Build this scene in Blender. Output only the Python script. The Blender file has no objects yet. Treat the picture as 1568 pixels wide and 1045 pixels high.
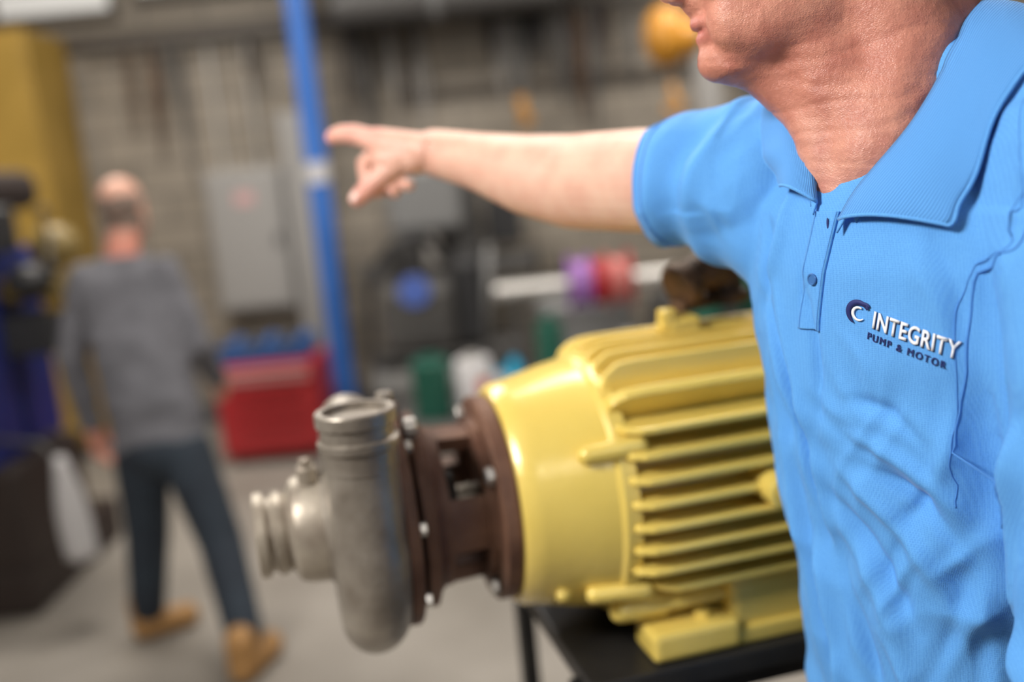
import bpy, bmesh, math, random
import numpy as np
from mathutils import Vector, Matrix, noise
from mathutils.bvhtree import BVHTree
random.seed(4)
V=Vector
SC=bpy.context.scene
COL=SC.collection
SC.view_settings.view_transform='Standard'

# ------------------------------------------------------------ materials
def mat(name,col,rough=.5,metal=0.,col2=None,nscale=8.,bump=0.,bscale=60.,coat=0.,emit=None,sss=0.,attr=None,detail=4.,lo=.35,hi=.65,spec=None,pores=0.):
    m=bpy.data.materials.new(name); m.use_nodes=True
    nt=m.node_tree; N=nt.nodes; L=nt.links
    b=N['Principled BSDF']
    b.inputs['Base Color'].default_value=(*col,1)
    b.inputs['Roughness'].default_value=rough
    b.inputs['Metallic'].default_value=metal
    if spec is not None: b.inputs['Specular IOR Level'].default_value=spec
    if coat: 
        b.inputs['Coat Weight'].default_value=coat; b.inputs['Coat Roughness'].default_value=.22
    if emit:
        b.inputs['Emission Color'].default_value=(*emit[0],1); b.inputs['Emission Strength'].default_value=emit[1]
    if sss:
        b.inputs['Subsurface Weight'].default_value=sss
        b.inputs['Subsurface Radius'].default_value=(.012,.005,.003)
        b.inputs['Subsurface Scale'].default_value=1.0
    tc=N.new('ShaderNodeTexCoord')
    last=None
    if col2:
        n=N.new('ShaderNodeTexNoise'); n.inputs['Scale'].default_value=nscale; n.inputs['Detail'].default_value=detail
        L.new(tc.outputs['Object'],n.inputs['Vector'])
        r=N.new('ShaderNodeValToRGB'); r.color_ramp.elements[0].position=lo; r.color_ramp.elements[1].position=hi
        r.color_ramp.elements[0].color=(*col,1); r.color_ramp.elements[1].color=(*col2,1)
        L.new(n.outputs['Fac'],r.inputs['Fac']); last=r.outputs['Color']
        L.new(last,b.inputs['Base Color'])
    if attr:
        a=N.new('ShaderNodeAttribute'); a.attribute_name=attr
        mx=N.new('ShaderNodeMix'); mx.data_type='RGBA'; mx.blend_type='MULTIPLY'; mx.inputs[0].default_value=1.
        if last: L.new(last,mx.inputs[6])
        else: mx.inputs[6].default_value=(*col,1)
        L.new(a.outputs['Color'],mx.inputs[7]); L.new(mx.outputs[2],b.inputs['Base Color'])
    if bump:
        n2=N.new('ShaderNodeTexNoise'); n2.inputs['Scale'].default_value=bscale; n2.inputs['Detail'].default_value=3
        L.new(tc.outputs['Object'],n2.inputs['Vector'])
        bp=N.new('ShaderNodeBump'); bp.inputs['Strength'].default_value=bump; bp.inputs['Distance'].default_value=.002
        L.new(n2.outputs['Fac'],bp.inputs['Height']); L.new(bp.outputs['Normal'],b.inputs['Normal'])
        if pores:
            vo=N.new('ShaderNodeTexVoronoi'); vo.feature='DISTANCE_TO_EDGE'; vo.inputs['Scale'].default_value=430.
            mp=N.new('ShaderNodeMapping'); mp.inputs['Scale'].default_value=(1,1,1.7); mp.inputs['Rotation'].default_value=(.3,.5,0)
            L.new(tc.outputs['Object'],mp.inputs['Vector']); L.new(mp.outputs['Vector'],vo.inputs['Vector'])
            b2=N.new('ShaderNodeBump'); b2.inputs['Strength'].default_value=pores; b2.inputs['Distance'].default_value=.0012
            L.new(vo.outputs['Distance'],b2.inputs['Height']); L.new(bp.outputs['Normal'],b2.inputs['Normal']); L.new(b2.outputs['Normal'],b.inputs['Normal'])
    return m

M_yellow=mat('yellow_enamel',(.80,.60,.145),.27,.05,(.73,.54,.115),6,bump=.3,bscale=90,coat=.4)
M_steel=mat('cast_steel',(.21,.18,.15),.40,.55,(.40,.36,.31),14,bump=.6,bscale=110)
M_steel2=mat('machined_steel',(.46,.41,.34),.42,.5,(.30,.255,.21),22,bump=.3,bscale=120)
M_rust=mat('rusted_iron',(.10,.043,.026),.6,.1,(.18,.09,.055),18,bump=.6,bscale=90)
M_rust2=mat('rusted_brown',(.15,.08,.04),.6,.3,(.05,.03,.02),25,bump=.6)
M_chrome=mat('zinc_bolt',(.55,.53,.50),.33,.8)
M_darkhole=mat('dark_interior',(.02,.015,.012),.7)
M_table=mat('table_black_steel',(.014,.014,.016),.45,.3,(.03,.028,.026),12)
M_skin=mat('skin_arm',(.78,.50,.38),.46,0,(.72,.41,.31),30,bump=.25,bscale=260,sss=.06,attr='tint')
M_face=mat('skin_face',(.58,.235,.165),.44,0,(.44,.15,.108),42,bump=.35,bscale=260,sss=.04,attr='tint',detail=10,lo=.3,hi=.7,pores=.45)
M_nail=mat('nail',(.75,.48,.40),.3)
M_hair=mat('grey_hair',(.20,.18,.16),.7,0,(.09,.08,.07),120,bump=1.,bscale=300)
M_eye=mat('eye_white',(.8,.78,.75),.15)
M_iris=mat('iris',(.05,.10,.16),.1)
M_button=mat('button_blue',(.05,.16,.42),.3)
M_navy=mat('navy_thread',(.014,.022,.14),.7)
M_white=mat('white_thread',(.88,.89,.92),.7)
M_pants=mat('trouser_cloth',(.03,.032,.04),.85)
M_shoe=mat('black_leather',(.02,.018,.016),.4)

def fabric(name,col,dark,ribs=False):
    m=bpy.data.materials.new(name); m.use_nodes=True
    nt=m.node_tree;N=nt.nodes;L=nt.links;b=N['Principled BSDF']
    b.inputs['Roughness'].default_value=.85
    b.inputs['Sheen Weight'].default_value=.10; b.inputs['Sheen Roughness'].default_value=.4
    b.inputs['Specular IOR Level'].default_value=.15
    tc=N.new('ShaderNodeTexCoord')
    if ribs:
        mp=N.new('ShaderNodeMapping'); w=N.new('ShaderNodeTexWave'); w.wave_type='BANDS'
        L.new(tc.outputs['UV'],mp.inputs['Vector']); mp.inputs['Scale'].default_value=(0,1,0)
        w.bands_direction='Y'; w.inputs['Scale'].default_value=11.0; w.inputs['Distortion'].default_value=.0
        L.new(mp.outputs['Vector'],w.inputs['Vector']); out=w.outputs['Fac']
    else:
        w=N.new('ShaderNodeTexVoronoi'); w.inputs['Scale'].default_value=560.; w.inputs['Randomness'].default_value=.25
        L.new(tc.outputs['Object'],w.inputs['Vector']); out=w.outputs['Distance']
    mx=N.new('ShaderNodeMix'); mx.data_type='RGBA'
    mx.inputs[6].default_value=(*dark,1); mx.inputs[7].default_value=(*col,1)
    L.new(out,mx.inputs[0]); L.new(mx.outputs[2],b.inputs['Base Color'])
    bp=N.new('ShaderNodeBump'); bp.inputs['Strength'].default_value=.4 if not ribs else .5; bp.inputs['Distance'].default_value=.0007
    L.new(out,bp.inputs['Height']); L.new(bp.outputs['Normal'],b.inputs['Normal'])
    return m
M_polo=fabric('polo_pique',(.145,.42,.84),(.085,.29,.72))
M_rib=fabric('polo_collar_rib',(.13,.38,.79),(.075,.25,.64),True)
M_seam=mat('polo_seam',(.07,.25,.65),.8)

# ------------------------------------------------------------ mesh helpers
def mk(name,verts,faces,m,parent=None,smooth=True,mods=None):
    me=bpy.data.meshes.new(name); me.from_pydata([tuple(v) for v in verts],[],faces); me.update()
    bm=bmesh.new(); bm.from_mesh(me); bmesh.ops.recalc_face_normals(bm,faces=bm.faces); bm.to_mesh(me); bm.free()
    o=bpy.data.objects.new(name,me); COL.objects.link(o)
    if m: me.materials.append(m)
    for p in me.polygons: p.use_smooth=smooth
    if parent: o.parent=parent
    return o
def empty(name,loc=(0,0,0),rot=(0,0,0),scale=1):
    e=bpy.data.objects.new(name,None); COL.objects.link(e)
    e.location=loc; e.rotation_euler=rot; e.scale=(scale,)*3; e.empty_display_size=.1
    return e
def basis(ax):
    ax=V(ax).normalized(); t=V((0,0,1)) if abs(ax.z)<.9 else V((1,0,0))
    a=ax.cross(t).normalized(); b=ax.cross(a).normalized()
    return ax,a,b
class Acc:
    def __init__(s): s.v=[]; s.f=[]
    def add(s,vf):
        o=len(s.v); s.v+= [V(v) for v in vf[0]]; s.f+=[tuple(i+o for i in f) for f in vf[1]]; return s
    def mesh(s,name,m,parent=None,smooth=True): return mk(name,s.v,s.f,m,parent,smooth)
def loft(rings,cap=True):
    n=len(rings[0]); v=[p for r in rings for p in r]; f=[]
    for i in range(len(rings)-1):
        for j in range(n):
            k=(j+1)%n; f.append((i*n+j,i*n+k,(i+1)*n+k,(i+1)*n+j))
    if cap:
        f.append(tuple(range(n-1,-1,-1))); f.append(tuple((len(rings)-1)*n+j for j in range(n)))
    return v,f
def ring(c,a,b,ra,rb,n=24,pw=2.):
    out=[]
    for i in range(n):
        t=2*math.pi*i/n; ct,st=math.cos(t),math.sin(t)
        x=math.copysign(abs(ct)**(2/pw),ct); y=math.copysign(abs(st)**(2/pw),st)
        out.append(V(c)+V(a)*ra*x+V(b)*rb*y)
    return out
def taper(p0,r0,p1,r1,n=18,ends=True):
    p0,p1=V(p0),V(p1); ax,a,b=basis(p1-p0); R=[]
    if ends:
        for t in (-80,-60,-38,-18): R.append(ring(p0+ax*r0*math.sin(math.radians(t)),a,b,r0*math.cos(math.radians(t)),r0*math.cos(math.radians(t)),n))
    R.append(ring(p0,a,b,r0,r0,n)); R.append(ring(p0.lerp(p1,.5),a,b,(r0+r1)/2,(r0+r1)/2,n)); R.append(ring(p1,a,b,r1,r1,n))
    if ends:
        for t in (18,38,60,80): R.append(ring(p1+ax*r1*math.sin(math.radians(t)),a,b,r1*math.cos(math.radians(t)),r1*math.cos(math.radians(t)),n))
    return loft(R)
def ell(c,rad,B=None,n=24,k=14):
    c=V(c); B=B or (V((1,0,0)),V((0,1,0)),V((0,0,1))); R=[]
    for i in range(1,k):
        t=math.pi*i/k-math.pi/2
        R.append(ring(c+B[2]*rad[2]*math.sin(t),B[0],B[1],rad[0]*math.cos(t),rad[1]*math.cos(t),n))
    return loft(R)
def boxm(c,s,B=None):
    c=V(c); B=B or (V((1,0,0)),V((0,1,0)),V((0,0,1))); v=[]
    for x in(-1,1):
        for y in(-1,1):
            for z in(-1,1): v.append(c+B[0]*x*s[0]/2+B[1]*y*s[1]/2+B[2]*z*s[2]/2)
    return v,[(0,1,3,2),(4,6,7,5),(0,4,5,1),(2,3,7,6),(0,2,6,4),(1,5,7,3)]
def box(name,c,s,m,parent=None,bev=.004,B=None):
    v,f=boxm(c,s,B); o=mk(name,v,f,m,parent,False)
    if bev:
        md=o.modifiers.new('b','BEVEL'); md.width=bev; md.segments=2
    return o
def revolve(prof,c,ax,n=48,cap=True):
    ax,a,b=basis(ax); c=V(c)
    return loft([ring(c+ax*s,a,b,max(r,1e-4),max(r,1e-4),n) for s,r in prof],cap)
def sharp(o,ang=35):
    me=o.data; bm=bmesh.new(); bm.from_mesh(me)
    for e in bm.edges:
        if len(e.link_faces)==2 and e.calc_face_angle(0)>math.radians(ang): e.smooth=False
    bm.to_mesh(me); bm.free(); return o
def rev(name,prof,c,ax,m,parent=None,n=48): return sharp(mk(name,*revolve(prof,c,ax,n),m,parent))
def cyl(name,p0,p1,r,m,parent=None,n=24):
    p0,p1=V(p0),V(p1); L=(p1-p0).length; e=min(.15*r,.2*L)
    return rev(name,[(0,r-e),(e,r),(L-e,r),(L,r-e)],p0,p1-p0,m,parent,n)
def tube(name,pts,r,m,parent=None,n=10,closed=False):
    pts=[V(p) for p in pts]; R=[]; N=len(pts)
    prev=None
    for i,p in enumerate(pts):
        d=(pts[(i+1)%N]-pts[i-1]) if closed else (pts[min(i+1,N-1)]-pts[max(i-1,0)])
        d.normalize()
        if prev is None: _,a,b=basis(d)
        else:
            a=(prev-d*prev.dot(d)).normalized(); b=d.cross(a)
        prev=a; rr=r[i] if isinstance(r,(list,tuple)) else r
        R.append(ring(p,a,b,rr,rr,n))
    if closed: R.append(R[0])
    return mk(name,*loft(R,not closed),m,parent)
def remesh(acc,name,m,voxel,smooth=4,parent=None,fac=.5):
    o=mk(name+'_tmp',acc.v,acc.f,None)
    r=o.modifiers.new('r','REMESH'); r.mode='VOXEL'; r.voxel_size=voxel
    if smooth:
        s=o.modifiers.new('s','SMOOTH'); s.factor=fac; s.iterations=smooth
    dg=bpy.context.evaluated_depsgraph_get(); me=bpy.data.meshes.new_from_object(o.evaluated_get(dg))
    bpy.data.objects.remove(o,do_unlink=True)
    me.name=name; me.materials.clear(); me.materials.append(m)
    n=bpy.data.objects.new(name,me); COL.objects.link(n)
    for p in me.polygons: p.use_smooth=True
    if parent: n.parent=parent
    return n
def co(me):
    a=np.empty(len(me.vertices)*3); me.vertices.foreach_get('co',a); return a.reshape(-1,3)
def nrm(me):
    a=np.empty(len(me.vertices)*3); me.vertices.foreach_get('normal',a); return a.reshape(-1,3)
def setco(me,a): me.vertices.foreach_set('co',a.ravel()); me.update()
def relax(me,mask,it):
    E=np.empty(len(me.edges)*2,dtype=np.int64); me.edges.foreach_get('vertices',E); E=E.reshape(-1,2)
    P=co(me); n=len(P); deg=np.zeros(n); np.add.at(deg,E[:,0],1); np.add.at(deg,E[:,1],1); deg=np.maximum(deg,1)
    for _ in range(it):
        S=np.zeros_like(P); np.add.at(S,E[:,0],P[E[:,1]]); np.add.at(S,E[:,1],P[E[:,0]])
        P=P+(S/deg[:,None]-P)*.6*mask[:,None]
    setco(me,P)
def tint(me,fn):
    at=me.color_attributes.new('tint','FLOAT_COLOR','POINT')
    P=co(me); c=np.ones((len(P),4)); c[:,:3]=fn(P); at.data.foreach_set('color',c.ravel())
def ball(P,c,r):
    return np.exp(-((P-np.array(c))**2).sum(1)/r**2)
def bvh(o):
    me=o.data; return BVHTree.FromPolygons([v.co.copy() for v in me.vertices],[tuple(p.vertices) for p in me.polygons])
def hermite(pts,n):
    pts=[V(p) for p in pts]; out=[]; N=len(pts)
    for i in range(n):
        t=i/(n-1)*(N-1); k=min(int(t),N-2); u=t-k
        p1,p2=pts[k],pts[k+1]; p0=pts[max(k-1,0)]; p3=pts[min(k+2,N-1)]
        out.append(.5*((2*p1)+(p2-p0)*u+(2*p0-5*p1+4*p2-p3)*u*u+(3*p1-p0-3*p2+p3)*u**3))
    return out

# ------------------------------------------------------------ room
def wallmat():
    m=bpy.data.materials.new('painted_block'); m.use_nodes=True; nt=m.node_tree;N=nt.nodes;L=nt.links;b=N['Principled BSDF']
    tc=N.new('ShaderNodeTexCoord'); mp=N.new('ShaderNodeMapping'); mp.inputs['Rotation'].default_value=(math.pi/2,0,0)
    br=N.new('ShaderNodeTexBrick'); br.inputs['Scale'].default_value=1.; br.inputs['Brick Width'].default_value=.4; br.inputs['Row Height'].default_value=.2
    br.inputs['Mortar Size'].default_value=.008
    br.inputs['Color1'].default_value=(.36,.315,.26,1); br.inputs['Color2'].default_value=(.28,.245,.20,1); br.inputs['Mortar'].default_value=(.13,.12,.11,1)
    L.new(tc.outputs['Object'],mp.inputs['Vector']); L.new(mp.outputs['Vector'],br.inputs['Vector'])
    n=N.new('ShaderNodeTexNoise'); n.inputs['Scale'].default_value=1.3; L.new(tc.outputs['Object'],n.inputs['Vector'])
    mx=N.new('ShaderNodeMix'); mx.data_type='RGBA'; mx.blend_type='MULTIPLY'; mx.inputs[0].default_value=.6
    L.new(br.outputs['Color'],mx.inputs[6])
    r=N.new('ShaderNodeValToRGB'); r.color_ramp.elements[0].color=(.5,.5,.5,1); r.color_ramp.elements[1].color=(1,1,1,1); L.new(n.outputs['Fac'],r.inputs['Fac']); L.new(r.outputs['Color'],mx.inputs[7])
    L.new(mx.outputs[2],b.inputs['Base Color']); b.inputs['Roughness'].default_value=.8
    return m
M_wall=wallmat()
M_floor=mat('concrete_floor',(.20,.18,.155),.5,0,(.28,.255,.225),1.6,bump=.1,bscale=30,detail=8)
M_ceil=mat('ceiling_paint',(.5,.49,.47),.8)
XL,XR,YB,YF,H=-4.2,4.6,6.8,-3.,4.2
box('floor',((XL+XR)/2,(YB+YF)/2,-.05),(XR-XL,YB-YF,.1),M_floor,bev=0)
box('wall_back',((XL+XR)/2,YB+.05,H/2),(XR-XL+.2,.1,H),M_wall,bev=0)
box('wall_left',(XL-.05,(YB+YF)/2,H/2),(.1,YB-YF,H),M_wall,bev=0)
box('wall_right',(XR+.05,(YB+YF)/2,H/2),(.1,YB-YF,H),M_wall,bev=0)
box('wall_front',((XL+XR)/2,YF-.05,H/2),(XR-XL+.2,.1,H),M_wall,bev=0)
box('ceiling',((XL+XR)/2,(YB+YF)/2,H+.05),(XR-XL,YB-YF,.1),M_ceil,bev=0)
box('baseboard_back',((XL+XR)/2,YB-.01,.06),(XR-XL,.02,.12),mat('base',(.08,.08,.085),.6),bev=.003)
M_win=mat('frosted_window',(.6,.6,.58),.4,emit=((.95,.93,.9),.35))
M_frame=mat('dark_frame',(.09,.075,.06),.6)
for i,(x0,x1,z0) in enumerate([(-3.9,-2.36,2.78),(-2.2,-1.25,2.86)]):
    e=empty('window_%d'%(i+1))
    box('pane',((x0+x1)/2,6.77,z0+.35),(x1-x0,.03,.7),M_win,e)
    for xx in(x0,(x0+x1)/2,x1): box('mullion',(xx,6.76,z0+.35),(.04,.05,.74),M_frame,e)
    for zz in(z0,z0+.7): box('rail',((x0+x1)/2,6.755,zz),(x1-x0+.04,.06,.05),M_frame,e)
box('trim_1',(-.4,6.75,2.62),(6.2,.08,.1),M_frame)
box('trim_2',(1.2,6.77,2.1),(3.6,.05,.06),M_frame)

# ceiling lights, plus an added key and front fill in the same housing
M_tube=mat('lamp_diffuser',(.9,.9,.9),.4,emit=((1,.97,.92),3.))
def lamp(x,y,z,sx,sy,power,col=(1,.94,.86),tilt=(0,0,0)):
    e=empty('ceiling_or_added_light',(x,y,z))
    box('housing',(0,0,.05),(sx+.06,sy+.06,.08),M_ceil,e)
    box('diffuser',(0,0,0),(sx,sy,.02),M_tube,e)
    for q in(-1,1): cyl('hanger',(q*sx*.4,0,.09),(q*sx*.4,0,H-z),.006,M_frame,e,8)
    l=bpy.data.lights.new('lamp','AREA'); l.shape='RECTANGLE'; l.size=sx; l.size_y=sy; l.energy=power; l.color=col
    o=bpy.data.objects.new('lamp',l); COL.objects.link(o); o.parent=e; o.location=(0,0,-.03); o.rotation_euler=tilt
lamp(-1.45,.15,2.8,.9,.7,145,(1,.965,.91),(math.radians(14),math.radians(-30),0))  # added softbox-like key from upper left, tilted inside an invented fixture
lamp(1.0,-1.7,3.1,1.4,.7,24)  # added weak fill behind the camera, unseen, in an invented fixture
lamp(.3,2.7,3.5,1.8,.6,60)
lamp(-1.8,4.6,3.6,1.8,.5,98)
lamp(1.6,5.2,3.6,1.8,.5,76)
w=bpy.data.worlds.new('World'); SC.world=w; w.use_nodes=True; w.node_tree.nodes['Background'].inputs[0].default_value=(.6,.65,.7,1); w.node_tree.nodes['Background'].inputs[1].default_value=.3

# ------------------------------------------------------------ pump + motor (one unit on its table)
YAW=math.atan2(.118,.483); KS=1.0606
MP=V((.1803,1.3448,1.135))
unit=empty('electric_motor_pump',MP,(0,0,YAW),KS)
X=(1,0,0)
rev('end_bell',[(-.214,.06),(-.214,.134),(-.206,.141),(-.19,.143),(-.135,.156),(-.105,.161),(-.10,.166),(-.082,.166),(-.078,.15)],(0,0,0),X,M_yellow,unit,72)
rev('frame_core',[(-.09,.138),(.27,.138)],(0,0,0),X,M_yellow,unit,64)
rev('rear_ring',[(.262,.13),(.262,.172),(.285,.172),(.285,.15)],(0,0,0),X,M_yellow,unit,64)
rev('fan_cover',[(.285,.166),(.39,.166),(.42,.15),(.43,.12),(.432,.01)],(0,0,0),X,M_yellow,unit,64)
fa=Acc()
def fin(p_in,p_out,th_dir,s0=-.085,s1=.262,t0=.0052,t1=.0042):
    p_in,p_out,th=V(p_in),V(p_out),V(th_dir)
    L=(p_out-p_in); 
    pts=[(s0-.012,0),(s0-.012,.45),(s0-.004,.8),(s0+.012,.97),(s0+.03,1.),(s1,1.),(s1,0)]
    v=[];n=len(pts)
    for sg in(-1,1):
        for s,k in pts:
            t=t0+(t1-t0)*k; v.append(V((s,0,0))+p_in+L*k+th*t*sg)
    f=[tuple(range(n)),tuple(range(2*n-1,n-1,-1))]+[(i,(i+1)%n,(i+1)%n+n,i+n) for i in range(n)]
    fa.add((v,f))
Rf=.183
for sy in(-1,1):
    for i,z in enumerate([-.098,-.07,-.042,-.014,.014,.042,.070,.098]):
        yi=math.sqrt(max(.135**2-z*z,0)); yo=math.sqrt(Rf**2-(z*.8)**2)
        fin((0,sy*yi,z),(0,sy*yo,z),(0,0,1),s0=-.085+(.03 if z<-.09 else 0))
    for y in [.0,.03,.06,.09]:
        if y==0 and sy<0: continue
        for sz in (1,-1):
            zi=math.sqrt(.135**2-y*y); zo=math.sqrt(Rf**2-(y*.8)**2)
            if sz<0: zo=min(zo,.165)
            fin((0,sy*y,sz*zi),(0,sy*y,sz*zo),(0,1,0))
    for sz in(1,-1):
        a=math.radians(47); fin((0,sy*.134*math.cos(a),sz*.134*math.sin(a)),(0,sy*.19*math.cos(a),sz*.19*math.sin(a)),(0,-sz*sy*math.sin(a),math.cos(a)),-.09,.262,.011,.007)
o=fa.mesh('cooling_fins',M_yellow,unit,False); md=o.modifiers.new('b','BEVEL'); md.width=.003; md.segments=3; md.limit_method='ANGLE'
for sy in(-1,1):
    for a in(28,-38):
        ar=math.radians(a); y,z=sy*.163*math.cos(ar),.163*math.sin(ar)
        mk('lug',*taper((-.135,y,z),.011,(-.075,y*1.03,z*1.03),.013,16),M_yellow,unit)
    mk('boss',*taper((-.16,sy*.105,-.095),.008,(-.17,sy*.112,-.1),.009,14),M_yellow,unit)
    cyl('frame_plug',(.080,sy*.14,.012),(.080,sy*.205,.012),.020,M_yellow,unit)
    cyl('plug_head',(.080,sy*.205,.012),(.080,sy*.214,.012),.011,M_yellow,unit,6)
    box('foot_rail',(.1,sy*.125,-.18),(.35,.06,.022),M_yellow,unit,.004)
    box('foot_pad',(-.02,sy*.128,-.172),(.115,.064,.036),M_yellow,unit,.007)
    box('foot_web',(.09,sy*.118,-.145),(.12,.055,.075),M_yellow,unit,.012)
    box('foot_web',(.23,sy*.118,-.150),(.07,.055,.07),M_yellow,unit,.012)
    box('foot_bracket',(-.05,sy*.09,-.135),(.08,.06,.03),M_yellow,unit,.01)
    cyl('foot_bolt',(.0,sy*.13,-.155),(.0,sy*.13,-.147),.011,M_yellow,unit,6)
    mk('corner_block',*taper((-.10,sy*.115,-.135),.014,(-.05,sy*.115,-.135),.016,14),M_yellow,unit)
box('lifting_boss',(.05,0,.18),(.05,.045,.035),M_yellow,unit,.008)
box('lifting_boss_cap',(.03,-.01,.195),(.022,.022,.03),M_yellow,unit,.005)
box('junction_box',(.17,.21,.05),(.11,.09,.12),M_yellow,unit,.01)
# adapter bracket
rev('adapter_flange',[(-.236,.05),(-.236,.125),(-.233,.129),(-.217,.129),(-.214,.126),(-.214,.05)],(0,0,0),X,M_rust,unit,72)
rev('adapter_hub',[(-.325,.06),(-.325,.120),(-.312,.122),(-.306,.108),(-.298,.100),(-.298,.05)],(0,0,0),X,M_rust,unit,64)
ad=Acc()
for k in range(4):
    c=k*90
    n=10; R=[]
    prof=[(-.303,.101),(-.290,.098),(-.245,.096),(-.236,.104),(-.234,.09),(-.234,.078),(-.303,.078)]
    for j in range(n+1):
        a=math.radians(c-20+40*j/n); R.append([V((s,-r*math.cos(a),r*math.sin(a))) for s,r in prof])
    ad.add(loft(R))
for s0,s1 in((-.306,-.290),(-.247,-.234)):
    R=[]
    for j in range(64):
        a=2*math.pi*j/64; R.append([V((s,r*math.cos(a),r*math.sin(a))) for s,r in [(s0,.1),(s1,.1),(s1,.076),(s0,.076)]])
    R.append(R[0]); ad.add(loft(R,False))
sharp(ad.mesh('adapter_lantern',M_rust,unit))
cyl('shaft',(-.33,0,0),(-.2,0,0),.02,M_steel2,unit)
rev('seal_housing',[(-.31,.055),(-.285,.055),(-.28,.04),(-.27,.04)],(0,0,0),X,M_darkhole,unit,32)
def bolt(s,r,a,d=1,R=.0095,Ln=.010,m=None):
    a=math.radians(a); y,z=-r*math.cos(a),r*math.sin(a)
    cyl('bolt_head',(s,y,z),(s+d*Ln,y,z),R,m or M_chrome,unit,6)
for a in(30,-58,120,-120): bolt(-.236,.113,a,-1,.011)
rev('back_plate',[(-.350,.05),(-.350,.135),(-.347,.139),(-.336,.139),(-.333,.135),(-.333,.05)],(0,0,0),X,M_rust,unit,72)
rev('casing_rim',[(-.364,.05),(-.364,.139),(-.361,.143),(-.354,.143),(-.350,.139),(-.350,.05)],(0,0,0),X,M_steel,unit,72)
for k in range(8): bolt(-.333,.128,(8+45*k),1,.008,.008,M_chrome if k in(0,1,6,7) else M_rust)
# volute
PC=-.388
pa=Acc(); R=[]; Rc=.123
n=56
for i in range(n+1):
    k=i/n; th=math.radians(172-352*k); rr=.029+.0135*k
    c=V((PC,Rc*math.cos(th),Rc*math.sin(th))); rad=V((0,math.cos(th),math.sin(th)))
    R.append(ring(c,V((1,0,0)),rad,rr,rr,28))
zt=.166
for z in(.02,.06,.10,zt-.008): R.append(ring(V((PC,-Rc,z)),V((1,0,0)),V((0,-1,0)),.0405,.0405,28))
pa.add(loft(R))
pa.add(revolve([(PC-.038,.095),(PC-.034,.115),(PC+.025,.125),(PC+.036,.10)],(0,0,0),X,48))
pa.add(revolve([(PC-.058,.06),(PC-.045,.068),(PC-.03,.085)],(0,0,0),X,48))
vol=remesh(pa,'volute_casing',M_steel,.0032,3,unit)
def hollow(name,c,ax,prof_out,ri,m,depth):
    pr=prof_out+[(prof_out[-1][0],ri),(prof_out[-1][0]-depth,ri),(prof_out[-1][0]-depth,.001)]
    return rev(name,pr,c,ax,m,unit,56)
zc=(PC,-Rc,0)
hollow('discharge_port',zc,(0,0,1),[(.10,.0415),(.122,.0415),(.125,.045),(.133,.045),(.136,.041),(.149,.041),(.151,.0445),(.164,.0445),(.166,.043)],.036,M_steel,.06)
rev('discharge_bore',[(0,.0355),(.002,.0355)],(PC,-Rc,.125),(0,0,1),M_darkhole,unit,40)
hollow('suction_port',(0,0,0),(-1,0,0),[(.40,.078),(.425,.076),(.431,.068),(.455,.066),(.467,.062),(.473,.050),(.477,.046),(.481,.050),(.490,.0515),(.494,.045),(.499,.045),(.502,.0515),(.512,.0515),(.514,.049)],.041,M_steel2,.04)
cyl('drain_plug',(-.446,-.02,.062),(-.446,-.022,.083),.012,M_steel2,unit,16)
cyl('drain_plug_head',(-.446,-.022,.083),(-.446,-.022,.092),.008,M_steel2,unit,4)
cyl('tap_plug',(-.345,-.03,.135),(-.345,-.03,.160),.010,M_steel,unit,12)
cyl('tap_plug_flange',(-.33,-.06,.12),(-.315,-.06,.12),.012,M_chrome,unit,12)

# rusty coupling on top of the motor
cp_=empty('rusty_pipe_elbow',MP+V((math.cos(YAW)*.105,math.sin(YAW)*.105+.03,.2175)),(0,0,YAW+.3))
tube('elbow',hermite([(-.045,0,.03),(-.015,0,.045),(.01,.0,.045),(.03,0,.03),(.034,0,.008)],16),.026,M_rust2,cp_,20)
cyl('collar',(-.055,0,.026),(-.035,0,.035),.034,M_rust2,cp_); cyl('base_collar',(.034,0,-.004),(.034,0,.014),.034,M_rust2,cp_)
mk('knuckle',*ell((.0,0,.045),(.034,.03,.030)),M_rust2,cp_)
box('foot',(-.03,0,.002),(.06,.03,.014),M_rust2,cp_,.003)

# table
tb=empty('steel_work_table',(MP.x,MP.y,0),(0,0,YAW))
tz=MP.z-.191*KS
box('top',(.25,.12,tz-.016),(.84,.60,.03),M_table,tb,.003)
box('motor_rail',(.22,-.13,tz-.045),(.8,.05,.04),M_table,tb,.003)
for x in(-.12,.62):
    for y in(-.13,.37):
        box('leg',(x,y,(tz-.03)/2),(.03,.03,tz-.03),M_table,tb,.003)
for y in(-.13,.37): box('stretcher',(.25,y,.25),(.74,.03,.03),M_table,tb,.003)
box('lower_shelf',(.25,.12,.26),(.74,.5,.02),M_table,tb,.003)

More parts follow.
